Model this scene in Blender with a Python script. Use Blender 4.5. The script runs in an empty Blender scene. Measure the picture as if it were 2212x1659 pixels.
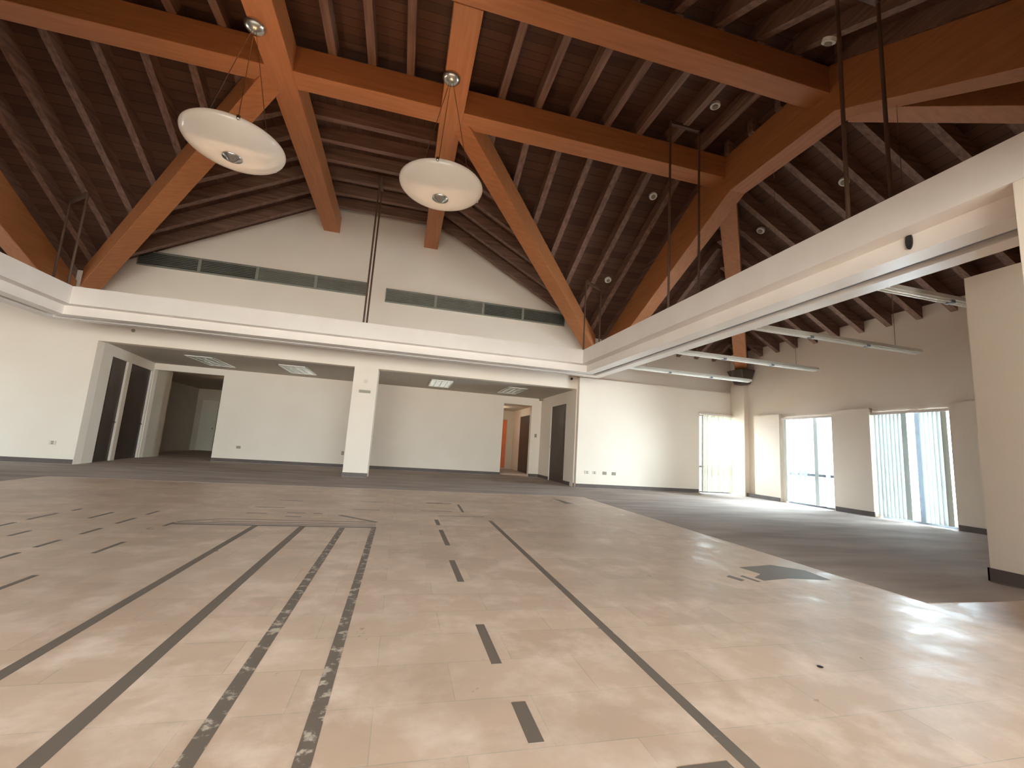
import bpy, bmesh, math, random
from mathutils import Vector, Matrix
random.seed(7)
C = bpy.context.scene.collection
sc = bpy.context.scene

# ---------------------------------------------------------------- camera, world, daylight, exposure
cam_data = bpy.data.cameras.new('camera')
cam = bpy.data.objects.new('camera', cam_data); C.objects.link(cam)
RX = Vector((0.9670, -0.2470, 0.0640)); DN = Vector((0.0970, 0.1260, -0.9870)); FW = Vector((0.2360, 0.9610, 0.1450))
FW.normalize(); RX = (RX - FW * RX.dot(FW)).normalized(); DN = FW.cross(RX)
M = Matrix((( RX.x, -DN.x, -FW.x, 0.0), (RX.y, -DN.y, -FW.y, 0.0), (RX.z, -DN.z, -FW.z, 1.0), (0, 0, 0, 1)))
cam.matrix_world = M
cam_data.sensor_width = 36.0; cam_data.lens = 939.52 / 2212 * 36
cam_data.clip_start = 0.05; cam_data.clip_end = 200
sc.camera = cam

S_SKY, S_GROUND = 8.0, 6.0            # white overcast sky; sunlit paving and walls outside below the horizon
w = bpy.data.worlds.new('world'); sc.world = w; w.use_nodes = True
wn = w.node_tree; bg = wn.nodes['Background']; bg.inputs['Strength'].default_value = 1.0
_g = wn.nodes.new('ShaderNodeTexCoord'); _s = wn.nodes.new('ShaderNodeSeparateXYZ'); _r = wn.nodes.new('ShaderNodeMapRange'); _c = wn.nodes.new('ShaderNodeMix'); _c.data_type = 'RGBA'
_r.inputs['From Min'].default_value = -0.06; _r.inputs['From Max'].default_value = 0.06
_c.inputs[6].default_value = (S_GROUND, S_GROUND * 0.97, S_GROUND * 0.92, 1); _c.inputs[7].default_value = (S_SKY * 0.80, S_SKY * 0.93, S_SKY, 1)
wn.links.new(_g.outputs['Generated'], _s.inputs[0]); wn.links.new(_s.outputs[2], _r.inputs['Value']); wn.links.new(_r.outputs[0], _c.inputs[0]); wn.links.new(_c.outputs[2], bg.inputs['Color'])

def daylight(name, loc, aim, sx, sz, power, col):
    l = bpy.data.lights.new(name, 'AREA'); l.shape = 'RECTANGLE'; l.size = sx; l.size_y = sz
    l.energy = power; l.color = col
    o = bpy.data.objects.new(name, l); C.objects.link(o); o.location = loc
    o.rotation_euler = (Vector(aim) - Vector(loc)).to_track_quat('-Z', 'Z').to_euler()
    return o
COOL = (0.78, 0.91, 1.0); WARM = (1.0, 0.80, 0.60)
P_R, P_E, P_F = 14000, 2600, 420
daylight('daylight_right', (16.5, 8.0, 3.6), (8.0, 8.0, 0.8), 16.0, 9.0, P_R, COOL)
daylight('daylight_end_window', (9.8, 16.0, 4.2), (9.6, 9.0, 0.0), 6.0, 6.0, P_E, COOL)
daylight('daylight_front', (-1.0, -5.6, 1.5), (-1.0, 8.0, 1.9), 9.0, 2.6, P_F, (1.0, 0.93, 0.84))
sc.view_settings.view_transform = 'Standard'; sc.view_settings.look = 'None'
sc.view_settings.gamma = 1.0; sc.view_settings.use_curve_mapping = False
sc.view_settings.exposure = 1.15
sc.cycles.max_bounces = 10; sc.cycles.diffuse_bounces = 8; sc.cycles.transparent_max_bounces = 16
sc.cycles.use_denoising = True; sc.cycles.sample_clamp_indirect = 6.0
sc.cycles.caustics_reflective = False; sc.cycles.caustics_refractive = False

# ---------------------------------------------------------------- materials
def new_mat(name):
    m = bpy.data.materials.new(name); m.use_nodes = True
    nt = m.node_tree; b = nt.nodes['Principled BSDF']
    return m, nt, b
def lin(c):
    return tuple(((x / 255) / 12.92 if x / 255 <= 0.04045 else ((x / 255 + 0.055) / 1.055) ** 2.4) for x in c) + (1,)
def N(nt, t, **k):
    n = nt.nodes.new(t)
    for a, v in k.items(): setattr(n, a, v)
    return n
def noisy(name, c1, c2, scale=3.0, rough=0.6, stretch=(1, 1, 1), detail=4, bump=0.0, bscale=None, metallic=0.0):
    m, nt, b = new_mat(name)
    tc = N(nt, 'ShaderNodeTexCoord'); mp = N(nt, 'ShaderNodeMapping'); mp.inputs['Scale'].default_value = stretch
    nz = N(nt, 'ShaderNodeTexNoise'); nz.inputs['Scale'].default_value = scale; nz.inputs['Detail'].default_value = detail
    mx = N(nt, 'ShaderNodeMix', data_type='RGBA'); mx.inputs[6].default_value = lin(c1); mx.inputs[7].default_value = lin(c2)
    rp = N(nt, 'ShaderNodeMapRange'); rp.inputs['From Min'].default_value = 0.3; rp.inputs['From Max'].default_value = 0.7
    L = nt.links.new
    L(tc.outputs['Object'], mp.inputs['Vector']); L(mp.outputs[0], nz.inputs['Vector'])
    L(nz.outputs['Fac'], rp.inputs['Value']); L(rp.outputs[0], mx.inputs[0]); L(mx.outputs[2], b.inputs['Base Color'])
    b.inputs['Roughness'].default_value = rough; b.inputs['Metallic'].default_value = metallic
    if bump:
        bn = N(nt, 'ShaderNodeBump'); bn.inputs['Strength'].default_value = bump; bn.inputs['Distance'].default_value = 0.02
        n2 = N(nt, 'ShaderNodeTexNoise'); n2.inputs['Scale'].default_value = bscale or scale * 4; n2.inputs['Detail'].default_value = 4
        L(mp.outputs[0], n2.inputs['Vector']); L(n2.outputs['Fac'], bn.inputs['Height']); L(bn.outputs[0], b.inputs['Normal'])
    return m
def grain(name, c1, c2, axis, rough=0.55):
    """timber: fine streaks drawn out along one axis plus broad tone changes"""
    s = [9, 9, 9]; s[axis] = 0.6
    return noisy(name, c1, c2, scale=2.2, rough=rough, stretch=tuple(s), detail=6, bump=0.15, bscale=5)
def planks(name, c1, c2, gap, axis, pitch=0.15, rough=0.7):
    """roof decking: boards counted along one axis, each its own tone, dark joints"""
    m, nt, b = new_mat(name); L = nt.links.new
    tc = N(nt, 'ShaderNodeTexCoord'); sp = N(nt, 'ShaderNodeSeparateXYZ'); L(tc.outputs['Object'], sp.inputs[0])
    dv = N(nt, 'ShaderNodeMath', operation='DIVIDE'); dv.inputs[1].default_value = pitch; L(sp.outputs[axis], dv.inputs[0])
    fl = N(nt, 'ShaderNodeMath', operation='FLOOR'); L(dv.outputs[0], fl.inputs[0])
    fr = N(nt, 'ShaderNodeMath', operation='FRACT'); L(dv.outputs[0], fr.inputs[0])
    wn = N(nt, 'ShaderNodeTexWhiteNoise', noise_dimensions='1D'); L(fl.outputs[0], wn.inputs['W'])
    st = [5, 5, 5]; st[1 - axis] = 0.7
    mp = N(nt, 'ShaderNodeMapping'); mp.inputs['Scale'].default_value = st; L(tc.outputs['Object'], mp.inputs[0])
    nz = N(nt, 'ShaderNodeTexNoise'); nz.inputs['Scale'].default_value = 1.6; nz.inputs['Detail'].default_value = 5; L(mp.outputs[0], nz.inputs['Vector'])
    av = N(nt, 'ShaderNodeMath', operation='ADD'); L(wn.outputs['Value'], av.inputs[0]); L(nz.outputs['Fac'], av.inputs[1])
    rp = N(nt, 'ShaderNodeMapRange'); rp.inputs['From Min'].default_value = 0.5; rp.inputs['From Max'].default_value = 1.5; L(av.outputs[0], rp.inputs['Value'])
    mx = N(nt, 'ShaderNodeMix', data_type='RGBA'); mx.inputs[6].default_value = lin(c1); mx.inputs[7].default_value = lin(c2); L(rp.outputs[0], mx.inputs[0])
    lt = N(nt, 'ShaderNodeMath', operation='LESS_THAN'); lt.inputs[1].default_value = 0.07; L(fr.outputs[0], lt.inputs[0])
    m2 = N(nt, 'ShaderNodeMix', data_type='RGBA'); m2.inputs[7].default_value = lin(gap); L(mx.outputs[2], m2.inputs[6]); L(lt.outputs[0], m2.inputs[0])
    L(m2.outputs[2], b.inputs['Base Color']); b.inputs['Roughness'].default_value = rough
    return m
def flat(name, c, rough=0.5, metallic=0.0, spec=0.5):
    return noisy(name, c, tuple(max(0, x - 6) for x in c), scale=6, rough=rough, metallic=metallic)

GL = ((178, 114, 70), (162, 100, 56))
M_GX = grain('glulam_along_x', GL[0], GL[1], 0); M_GY = grain('glulam_along_y', GL[0], GL[1], 1)
RF = ((132, 98, 82), (96, 66, 52))
M_RX = grain('rafter_along_x', RF[0], RF[1], 0, 0.6); M_RY = grain('rafter_along_y', RF[0], RF[1], 1, 0.6)
M_DKX = planks('decking_counted_along_x', (94, 60, 42), (74, 44, 29), (52, 30, 20), 0)
M_DKY = planks('decking_counted_along_y', (94, 60, 42), (74, 44, 29), (52, 30, 20), 1)
M_WALL = noisy('cream_plaster', (234, 221, 206), (229, 214, 198), scale=0.8, rough=0.75, bump=0.04, bscale=60)
M_TRIM = noisy('white_painted_board', (230, 220, 212), (224, 213, 204), scale=2, rough=0.42)
M_CEIL = noisy('grey_acoustic_ceiling', (196, 186, 172), (186, 176, 162), scale=20, rough=0.9)
M_BASE = noisy('dark_vinyl_base', (96, 82, 76), (84, 70, 66), scale=4, rough=0.6)
M_CARPET = noisy('worn_grey_carpet', (182, 166, 156), (152, 136, 126), scale=1.1, rough=0.95, stretch=(0.6, 2.2, 1), detail=8, bump=0.4, bscale=120)
M_DARK = noisy('dark_door_stain', (74, 60, 50), (62, 50, 42), scale=2, rough=0.45)
M_DULL = noisy('dull_beige_paint', (196, 182, 162), (186, 172, 152), scale=2, rough=0.8)  # one even beige, darker than the cream plaster
M_METAL = flat('brushed_nickel', (205, 205, 200), 0.22, 1.0)
M_ROD = noisy('brown_painted_steel', (92, 66, 50), (80, 56, 42), scale=9, rough=0.5)
M_BLACK = flat('black_plastic', (40, 38, 36), 0.4)
M_PLATE = flat('ivory_plastic', (214, 204, 186), 0.4)
M_GREYP = flat('grey_plastic', (150, 140, 122), 0.5)
M_ALU = flat('grey_aluminium', (132, 138, 150), 0.5, 0.0)
M_TUBEW = flat('white_enamel', (240, 238, 230), 0.35)
M_ORANGE = noisy('terracotta_paint', (206, 112, 62), (190, 98, 54), scale=1.5, rough=0.7)
M_LOUV_D = noisy('dark_louvre', (92, 92, 84), (80, 80, 72), scale=4, rough=0.5)
M_LOUV_L = noisy('grey_louvre', (142, 138, 126), (130, 126, 114), scale=4, rough=0.5)

def glass_mat():
    m, nt, b = new_mat('window_glass'); nt.nodes.remove(b)
    out = nt.nodes['Material Output']; tr = N(nt, 'ShaderNodeBsdfTransparent'); gl = N(nt, 'ShaderNodeBsdfGlossy'); gl.inputs['Roughness'].default_value = 0.02
    fz = N(nt, 'ShaderNodeFresnel'); fz.inputs['IOR'].default_value = 1.45; mx = N(nt, 'ShaderNodeMixShader')
    tr.inputs['Color'].default_value = (0.95, 0.98, 0.98, 1)
    L = nt.links.new; L(fz.outputs[0], mx.inputs[0]); L(tr.outputs[0], mx.inputs[1]); L(gl.outputs[0], mx.inputs[2]); L(mx.outputs[0], out.inputs[0])
    return m
M_GLASS = glass_mat()
def cloth_mat(name, col, tcol, t=0.55):
    m, nt, b = new_mat(name); nt.nodes.remove(b); out = nt.nodes['Material Output']
    d = N(nt, 'ShaderNodeBsdfDiffuse'); d.inputs['Color'].default_value = col
    tl = N(nt, 'ShaderNodeBsdfTranslucent'); mx = N(nt, 'ShaderNodeMixShader'); mx.inputs[0].default_value = t
    tc = N(nt, 'ShaderNodeTexCoord'); nz = N(nt, 'ShaderNodeTexNoise'); nz.inputs['Scale'].default_value = 3
    c2 = N(nt, 'ShaderNodeMix', data_type='RGBA'); c2.inputs[6].default_value = tcol; c2.inputs[7].default_value = tuple(x * 0.85 for x in tcol[:3]) + (1,)
    L = nt.links.new; L(tc.outputs['Object'], nz.inputs['Vector']); L(nz.outputs['Fac'], c2.inputs[0]); L(c2.outputs[2], tl.inputs['Color'])
    L(d.outputs[0], mx.inputs[1]); L(tl.outputs[0], mx.inputs[2]); L(mx.outputs[0], out.inputs[0])
    return m
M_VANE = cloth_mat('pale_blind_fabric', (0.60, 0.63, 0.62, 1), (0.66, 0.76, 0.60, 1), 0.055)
M_VANE_SUN = cloth_mat('sunlit_blind_fabric', (0.66, 0.66, 0.56, 1), (0.80, 0.80, 0.66, 1), 0.08)  # lit copy of the blind fabric, sunlight put into its paler, yellower colour
P_LAMP = 12
M_BOWL, _nt, _b = new_mat('opal_glass')
_tc = N(_nt, 'ShaderNodeTexCoord'); _nz = N(_nt, 'ShaderNodeTexNoise'); _nz.inputs['Scale'].default_value = 4
_mx = N(_nt, 'ShaderNodeMix', data_type='RGBA'); _mx.inputs[6].default_value = lin((242, 234, 224)); _mx.inputs[7].default_value = lin((236, 226, 216))
_nt.links.new(_tc.outputs['Object'], _nz.inputs['Vector']); _nt.links.new(_nz.outputs['Fac'], _mx.inputs[0]); _nt.links.new(_mx.outputs[2], _b.inputs['Base Color'])
_b.inputs['Roughness'].default_value = 0.12; _b.inputs['Coat Weight'].default_value = 0.4
_tl = N(_nt, 'ShaderNodeBsdfTranslucent'); _tl.inputs['Color'].default_value = (0.85, 0.86, 0.88, 1)
_ms = N(_nt, 'ShaderNodeMixShader'); _ms.inputs[0].default_value = 0.26
_nt.links.new(_b.outputs[0], _ms.inputs[1]); _nt.links.new(_tl.outputs[0], _ms.inputs[2]); _nt.links.new(_ms.outputs[0], _nt.nodes['Material Output'].inputs[0])
M_BULB, _nt2, _b2 = new_mat('lit_bulb'); _b2.inputs['Emission Color'].default_value = (1, 0.75, 0.5, 1); _b2.inputs['Emission Strength'].default_value = 2.0

def tile_mat():
    m, nt, b = new_mat('worn_limestone_tile'); L = nt.links.new
    tc = N(nt, 'ShaderNodeTexCoord')
    br = N(nt, 'ShaderNodeTexBrick'); br.offset = 0.5
    br.inputs['Scale'].default_value = 1.0; br.inputs['Brick Width'].default_value = 0.62; br.inputs['Row Height'].default_value = 0.31
    br.inputs['Mortar Size'].default_value = 0.003; br.inputs['Mortar Smooth'].default_value = 0.6
    br.inputs['Color1'].default_value = lin((216, 189, 167)); br.inputs['Color2'].default_value = lin((200, 172, 150)); br.inputs['Mortar'].default_value = lin((180, 164, 146))
    L(tc.outputs['Object'], br.inputs['Vector'])
    n1 = N(nt, 'ShaderNodeTexNoise'); n1.inputs['Scale'].default_value = 3.4; n1.inputs['Detail'].default_value = 8; n1.inputs['Roughness'].default_value = 0.62
    L(tc.outputs['Object'], n1.inputs['Vector'])
    r1 = N(nt, 'ShaderNodeMapRange'); r1.inputs['From Min'].default_value = 0.46; r1.inputs['From Max'].default_value = 0.70; L(n1.outputs['Fac'], r1.inputs['Value'])
    mx = N(nt, 'ShaderNodeMix', data_type='RGBA'); mx.inputs[7].default_value = lin((236, 213, 196)); L(r1.outputs[0], mx.inputs[0]); L(br.outputs['Color'], mx.inputs[6])
    n2 = N(nt, 'ShaderNodeTexNoise'); n2.inputs['Scale'].default_value = 0.7; n2.inputs['Detail'].default_value = 5; L(tc.outputs['Object'], n2.inputs['Vector'])
    r2 = N(nt, 'ShaderNodeMapRange'); r2.inputs['From Min'].default_value = 0.45; r2.inputs['From Max'].default_value = 0.75; r2.inputs['To Max'].default_value = 0.6; L(n2.outputs['Fac'], r2.inputs['Value'])
    m2 = N(nt, 'ShaderNodeMix', data_type='RGBA'); m2.inputs[7].default_value = lin((170, 148, 128)); L(r2.outputs[0], m2.inputs[0]); L(mx.outputs[2], m2.inputs[6])
    L(m2.outputs[2], b.inputs['Base Color'])
    r3 = N(nt, 'ShaderNodeMapRange'); r3.inputs['From Min'].default_value = 0.22; r3.inputs['From Max'].default_value = 0.72; r3.inputs['To Min'].default_value = 0.20; r3.inputs['To Max'].default_value = 0.60; L(n1.outputs['Fac'], r3.inputs['Value']); L(r3.outputs[0], b.inputs['Roughness'])
    bn = N(nt, 'ShaderNodeBump'); bn.inputs['Strength'].default_value = 0.35; bn.inputs['Distance'].default_value = 0.01
    n3 = N(nt, 'ShaderNodeTexNoise'); n3.inputs['Scale'].default_value = 7; n3.inputs['Detail'].default_value = 3; L(tc.outputs['Object'], n3.inputs['Vector'])
    L(n3.outputs['Fac'], bn.inputs['Height']); L(bn.outputs[0], b.inputs['Normal'])
    return m
M_TILE = tile_mat()
def worn_mat(name, wear_from, wear_to):
    """dark strip whose colour has flaked away to tile in specks"""
    m, nt, b = new_mat(name); L = nt.links.new
    tc = N(nt, 'ShaderNodeTexCoord'); nz = N(nt, 'ShaderNodeTexNoise'); nz.inputs['Scale'].default_value = 16; nz.inputs['Detail'].default_value = 5; nz.inputs['Roughness'].default_value = 0.65
    L(tc.outputs['Object'], nz.inputs['Vector'])
    rp = N(nt, 'ShaderNodeMapRange'); rp.inputs['From Min'].default_value = wear_from; rp.inputs['From Max'].default_value = wear_to; L(nz.outputs['Fac'], rp.inputs['Value'])
    mx = N(nt, 'ShaderNodeMix', data_type='RGBA'); mx.inputs[6].default_value = lin((112, 100, 90)); mx.inputs[7].default_value = lin((196, 182, 166)); L(rp.outputs[0], mx.inputs[0])
    L(mx.outputs[2], b.inputs['Base Color']); b.inputs['Roughness'].default_value = 0.5
    return m
M_STRIP = worn_mat('dark_stone_strip', 0.66, 0.80)
M_STRIPW = worn_mat('flaking_dark_strip', 0.53, 0.62)
M_STAIN = worn_mat('grey_floor_patch', 0.70, 0.90)

# ---------------------------------------------------------------- mesh helpers
class B:
    def __init__(s): s.bm = bmesh.new()
    def poly(s, pts, faces):
        v = [s.bm.verts.new(p) for p in pts]
        for f in faces:
            try: s.bm.faces.new([v[i] for i in f])
            except ValueError: pass
        return s
    def box(s, x0, x1, y0, y1, z0, z1):
        p = [(x, y, z) for z in (z0, z1) for y in (y0, y1) for x in (x0, x1)]
        return s.poly(p, [(0, 2, 3, 1), (4, 5, 7, 6), (0, 1, 5, 4), (2, 6, 7, 3), (0, 4, 6, 2), (1, 3, 7, 5)])
    def prism(s, a, b, half, depth_up, nrm=None):
        """beam whose bottom edge runs a->b; plumb sides, given half width and vertical depth"""
        a = Vector(a); b = Vector(b); d = (b - a); h = Vector((d.x, d.y, 0)).normalized(); n = Vector((-h.y, h.x, 0)) * half
        up = Vector((0, 0, depth_up))
        p = [a - n, a + n, b + n, b - n, a - n + up, a + n + up, b + n + up, b - n + up]
        return s.poly(p, [(0, 1, 2, 3), (4, 7, 6, 5), (0, 3, 7, 4), (1, 5, 6, 2), (0, 4, 5, 1), (3, 2, 6, 7)])
    def slab(s, plan, zf, t):
        n = len(plan); lo = [(x, y, zf(x, y)) for x, y in plan]; hi = [(x, y, zf(x, y) + t) for x, y in plan]
        return s.poly(lo + hi, [tuple(range(n))[::-1], tuple(range(n, 2 * n))] + [(i, (i + 1) % n, n + (i + 1) % n, n + i) for i in range(n)])
    def tube(s, a, b, r, n=12):
        a = Vector(a); b = Vector(b); d = (b - a).normalized(); u = d.orthogonal().normalized(); v = d.cross(u)
        ra = [a + (u * math.cos(t) + v * math.sin(t)) * r for t in [2 * math.pi * i / n for i in range(n)]]
        rb = [q + (b - a) for q in ra]
        return s.poly(ra + rb, [tuple(range(n))[::-1], tuple(range(n, 2 * n))] + [(i, (i + 1) % n, n + (i + 1) % n, n + i) for i in range(n)])
    def lathe(s, prof, cen, n=40):
        cx, cy, cz = cen; rows = []
        for r, z in prof: rows.append([s.bm.verts.new((cx + r * math.cos(2 * math.pi * i / n), cy + r * math.sin(2 * math.pi * i / n), cz + z)) for i in range(n)])
        for a, b in zip(rows, rows[1:]):
            for i in range(n): s.bm.faces.new((a[i], a[(i + 1) % n], b[(i + 1) % n], b[i]))
        s.bm.faces.new(rows[0][::-1]); s.bm.faces.new(rows[-1])
        return s
    def build(s, name, mat, parent=None, smooth=False, bevel=0.0):
        bmesh.ops.remove_doubles(s.bm, verts=s.bm.verts, dist=1e-5)
        bmesh.ops.recalc_face_normals(s.bm, faces=s.bm.faces)
        if parent is not None and parent.type == 'EMPTY':
            bmesh.ops.transform(s.bm, matrix=parent.matrix_basis.inverted(), verts=s.bm.verts)
        me = bpy.data.meshes.new(name); s.bm.to_mesh(me); s.bm.free(); me.materials.append(mat)
        if smooth:
            for p in me.polygons: p.use_smooth = True
        o = bpy.data.objects.new(name, me); C.objects.link(o)
        if parent is not None: o.parent = parent
        if bevel:
            bv = o.modifiers.new('bevel', 'BEVEL'); bv.width = bevel; bv.segments = 2; bv.limit_method = 'ANGLE'
        return o
def thing(name, label, cat, loc, group=None):
    o = bpy.data.objects.new(name, None); C.objects.link(o); o.location = loc; o.empty_display_size = 0.1
    o.matrix_basis = Matrix.Translation(loc)
    o['label'] = label; o['category'] = cat
    if group: o['group'] = group
    return o
def tag(o, label, cat, group=None, kind=None):
    o['label'] = label; o['category'] = cat
    if group: o['group'] = group
    if kind: o['kind'] = kind
    return o
def struct(o): o['kind'] = 'structure'; return o
def wall_grid(us, vs, hole):
    """cells of a wall left solid: us, vs are sorted cut lines, hole(uc, vc) says open"""
    out = []
    for v0, v1 in zip(vs, vs[1:]):
        run = None
        for u0, u1 in zip(us, us[1:]):
            if hole((u0 + u1) / 2, (v0 + v1) / 2):
                if run: out.append((run[0], run[1], v0, v1)); run = None
            else: run = (run[0] if run else u0, u1)
        if run: out.append((run[0], run[1], v0, v1))
    return out

# ---------------------------------------------------------------- plan constants (metres, floor at 0)
YB, YBACK, XW, XL = 12.03, 15.5, 10.4, -12.45
YF = -0.62; YFD = -4.6                # front gable wall, glazed front of the entry recess
J0, J1 = 4.45, 7.0                     # front and back edge of the flat centre of the roof
XE, XEL = 5.6, -7.64                   # right and left edge of it
XC = -1.02
ZD = 7.2; SB = 0.54; SR = 0.56; T = 0.27
def z_back(x, y): return ZD - SB * (y - J1)
def z_front(x, y): return ZD - SB * (J0 - y)
def z_right(x, y): return ZD - SR * (x - XE)
def z_left(x, y): return ZD - SR * (XEL - x)
K = SR / SB

# ---------------------------------------------------------------- floor, carpet, strips
floor = struct(B().box(XL - 0.3, XW + 0.3, YFD - 0.3, 24, -0.2, 0).build('floor', M_TILE))
carpet = B()
for r in ((4.15, XW, 2.7, YB + 0.1), (XL, -5.85, 0.0, YB + 0.1), (-5.85, 4.15, 9.42, YB + 0.1), (-8.6, 5.4, YB + 0.1, 23.5)):
    carpet.box(r[0], r[1], r[2], r[3], 0.0, 0.003)
struct(carpet.build('floor_carpet', M_CARPET))
def strip(pts, m=None):
    B().slab(pts, lambda x, y: 0.0, 0.0012).build('inlay_strip', m or M_STRIP, floor)
def sx(x0, x1, y, wd=0.03): strip([(x0, y - wd / 2), (x1, y - wd / 2), (x1, y + wd / 2), (x0, y + wd / 2)])
def sy(x, y0, y1, wd=0.05, m=None): strip([(x - wd / 2, y0), (x + wd / 2, y0), (x + wd / 2, y1), (x - wd / 2, y1)], m)
sy(-1.413, 0.8, 5.34, 0.055); sy(-0.945, 0.8, 5.36, 0.062); sy(-0.53, 0.8, 5.32, 0.058, M_STRIPW); sy(-0.195, 0.8, 5.36, 0.056, M_STRIPW)
strip([(1.266, 6.0), (1.316, 6.0), (1.262, 0.9), (1.208, 0.9)])
sy(0.56, 5.6, 5.98); sy(0.56, 4.52, 5.3); sy(0.535, 3.357, 3.958); sy(0.537, 2.13, 2.583); sy(0.557, 1.577, 1.82, 0.058)
strip([(1.023, 7.5), (1.066, 7.5), (1.033, 6.68), (0.997, 6.68)])
strip([(0.98, 1.394), (1.174, 1.394), (1.183, 1.1), (0.98, 1.1)])
strip([(3.237, 8.91), (3.206, 8.14), (3.384, 8.129), (3.313, 8.629)])
sx(0.398, 0.85, 6.71); sx(0.53, 0.807, 7.6); sx(0.611, 1.268, 6.3)
sx(-2.2, -0.17, 5.37, 0.06); sx(-2.2, -0.18, 5.46, 0.03); sx(-1.9, -0.18, 5.56); sx(-1.86, -0.17, 5.71)
strip([(-0.685, 6.138), (-0.64, 6.17), (-0.17, 5.73), (-0.2, 5.69)])
strip([(-2.2, 5.49), (-2.2, 5.52), (-1.87, 5.72), (-1.85, 5.69)])
for a in ((-0.517, -0.159, 7.49), (-0.553, -0.178, 6.65), (0.513, 0.944, 7.56), (-1.79, -1.426, 6.65), (-1.74, -1.513, 6.15),
          (-1.304, -1.086, 6.24), (-1.265, -1.082, 5.967), (-0.989, -0.881, 6.23), (-1.683, -1.336, 7.35)): sx(*a, 0.035)
for x, y0, y1 in ((-3.455, 5.0, 5.29), (-3.1, 4.712, 4.935), (-2.663, 4.319, 4.585), (-2.651, 3.95, 4.156), (-2.657, 4.811, 5.088),
                  (-2.663, 5.327, 5.657), (-2.665, 5.875, 6.126), (-3.04, 5.585, 5.983), (-3.465, 5.448, 5.837), (-3.44, 6.018, 6.157),
                  (-2.185, 4.141, 4.534), (-2.17, 3.2, 3.579), (-2.212, 5.233, 5.458)): sy(x, y0, y1, 0.035)
strip([(3.288, 3.718), (3.735, 3.80), (3.95, 3.6), (3.9, 3.30), (3.5, 3.36), (3.176, 3.305), (3.165, 3.398), (3.33, 3.5)], M_STAIN)
strip([(2.90, 3.43), (2.96, 3.47), (3.0, 3.33), (2.94, 3.30)], M_STAIN); strip([(3.05, 3.44), (3.09, 3.46), (3.12, 3.28), (3.08, 3.27)], M_STAIN)
tag(B().lathe([(0.012, 0), (0.016, 0.004), (0.006, 0.007)], (2.176, 1.917, 0), 7).build('debris_chip', M_BLACK), 'small dark chip of debris lying alone on the tile floor', 'debris')
for x, y in ((-1.05, 3.0), (-1.42, 3.42), (0.02, 2.74)):
    pass

# ---------------------------------------------------------------- back wall (plane YB): gable, header, openings
def wall_back():
    b = B()
    t = 0.25
    # header band and piers, up to the flat line 2.86; everything above to roof as gable polygon
    cells = wall_grid([XL, -7.05, -1.35, -0.745, 4.95, 9.08, 10.36, XW], [0, 2.45, 2.86], lambda u, v: (-7.05 < u < -1.35) or (-0.745 < u < 4.95) or (9.08 < u < 10.36 and v < 2.45))
    for x0, x1, z0, z1 in cells:
        b.box(x0, x1, YB, YB + (0.6 if -1.4 < x0 < -1.3 else t), z0, z1)
    zt = z_back(0, YB)
    gx0, gx1 = -2.54 - (YB - J1), 0.5 + (YB - J1)
    pl = [(XL, 2.86), (XW, 2.86), (XW, zt), (gx1, zt), (0.5, ZD), (-2.54, ZD), (gx0, zt), (XL, zt)]
    b.poly([(x, YB, z) for x, z in pl] + [(x, YB + t, z) for x, z in pl], [(0, 1, 2, 3, 6, 7), (3, 4, 5, 6), (15, 14, 11, 10, 9, 8), (14, 13, 12, 11)] + [(i, (i + 1) % 8, 8 + (i + 1) % 8, 8 + i) for i in range(8)])
    return b.build('wall_back', M_WALL)
struct(wall_back())
# furred-out lower wall in the right alcove, with the end window
us = [4.98, 9.08, 10.36, XW]
b = B()
for x0, x1, z0, z1 in wall_grid(us, [0, 2.45, 3.2], lambda u, v: 9.08 < u < 10.36 and v < 2.45): b.box(x0, x1, 11.88, YB - 0.001, z0, z1)
struct(b.build('wall_back_lower_right', M_WALL))
# gable louvres
def louvre_band(x0, x1, z0, z1, splits, label):
    t = thing('louvre_band', label, 'vent', (x0, YB, z0))
    B().box(x0, x1, YB - 0.012, YB + 0.002, z0, z1).build('backing', M_LOUV_L, t)
    xs = [x0] + [s[0] for s in splits]
    for (a, c, dark) in splits_to_panels(x0, x1, splits):
        bb = B(); n = 7
        for i in range(n):
            za = z0 + 0.02 + i * (z1 - z0 - 0.04) / n
            bb.poly([(a, YB - 0.045, za), (c, YB - 0.045, za), (c, YB - 0.014, za + 0.035), (a, YB - 0.014, za + 0.035),
                     (a, YB - 0.045, za + 0.006), (c, YB - 0.045, za + 0.006), (c, YB - 0.014, za + 0.041), (a, YB - 0.014, za + 0.041)],
                    [(0, 1, 2, 3), (4, 7, 6, 5), (0, 4, 5, 1), (1, 5, 6, 2), (2, 6, 7, 3), (3, 7, 4, 0)])
        o = bb.build('louvre_panel', M_LOUV_D if dark else M_LOUV_L, t)
        o['label'] = 'dark louvre panel' if dark else 'grey louvre panel'
    fr = B(); f = 0.018
    fr.box(x0 - f, x1 + f, YB - 0.05, YB - 0.001, z0 - f, z0); fr.box(x0 - f, x1 + f, YB - 0.05, YB - 0.001, z1, z1 + f)
    fr.box(x0 - f, x0, YB - 0.05, YB - 0.001, z0, z1); fr.box(x1, x1 + f, YB - 0.05, YB - 0.001, z0, z1)
    for a, c, d in splits_to_panels(x0, x1, splits)[1:]: fr.box(a - 0.07, a, YB - 0.05, YB - 0.001, z0, z1)
    fr.build('frame', M_LOUV_L, t)
def splits_to_panels(x0, x1, splits):
    out = []; cur = x0
    for xs, dark in splits: out.append((cur, xs, dark)); cur = xs + 0.07
    return out
louvre_band(-6.57, -1.26, 4.83, 5.17, [(-5.30, True), (-4.0, True), (-2.6, False), (-1.26, False)], 'long grey louvre band on the gable wall, left of the hanging rods')
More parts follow.
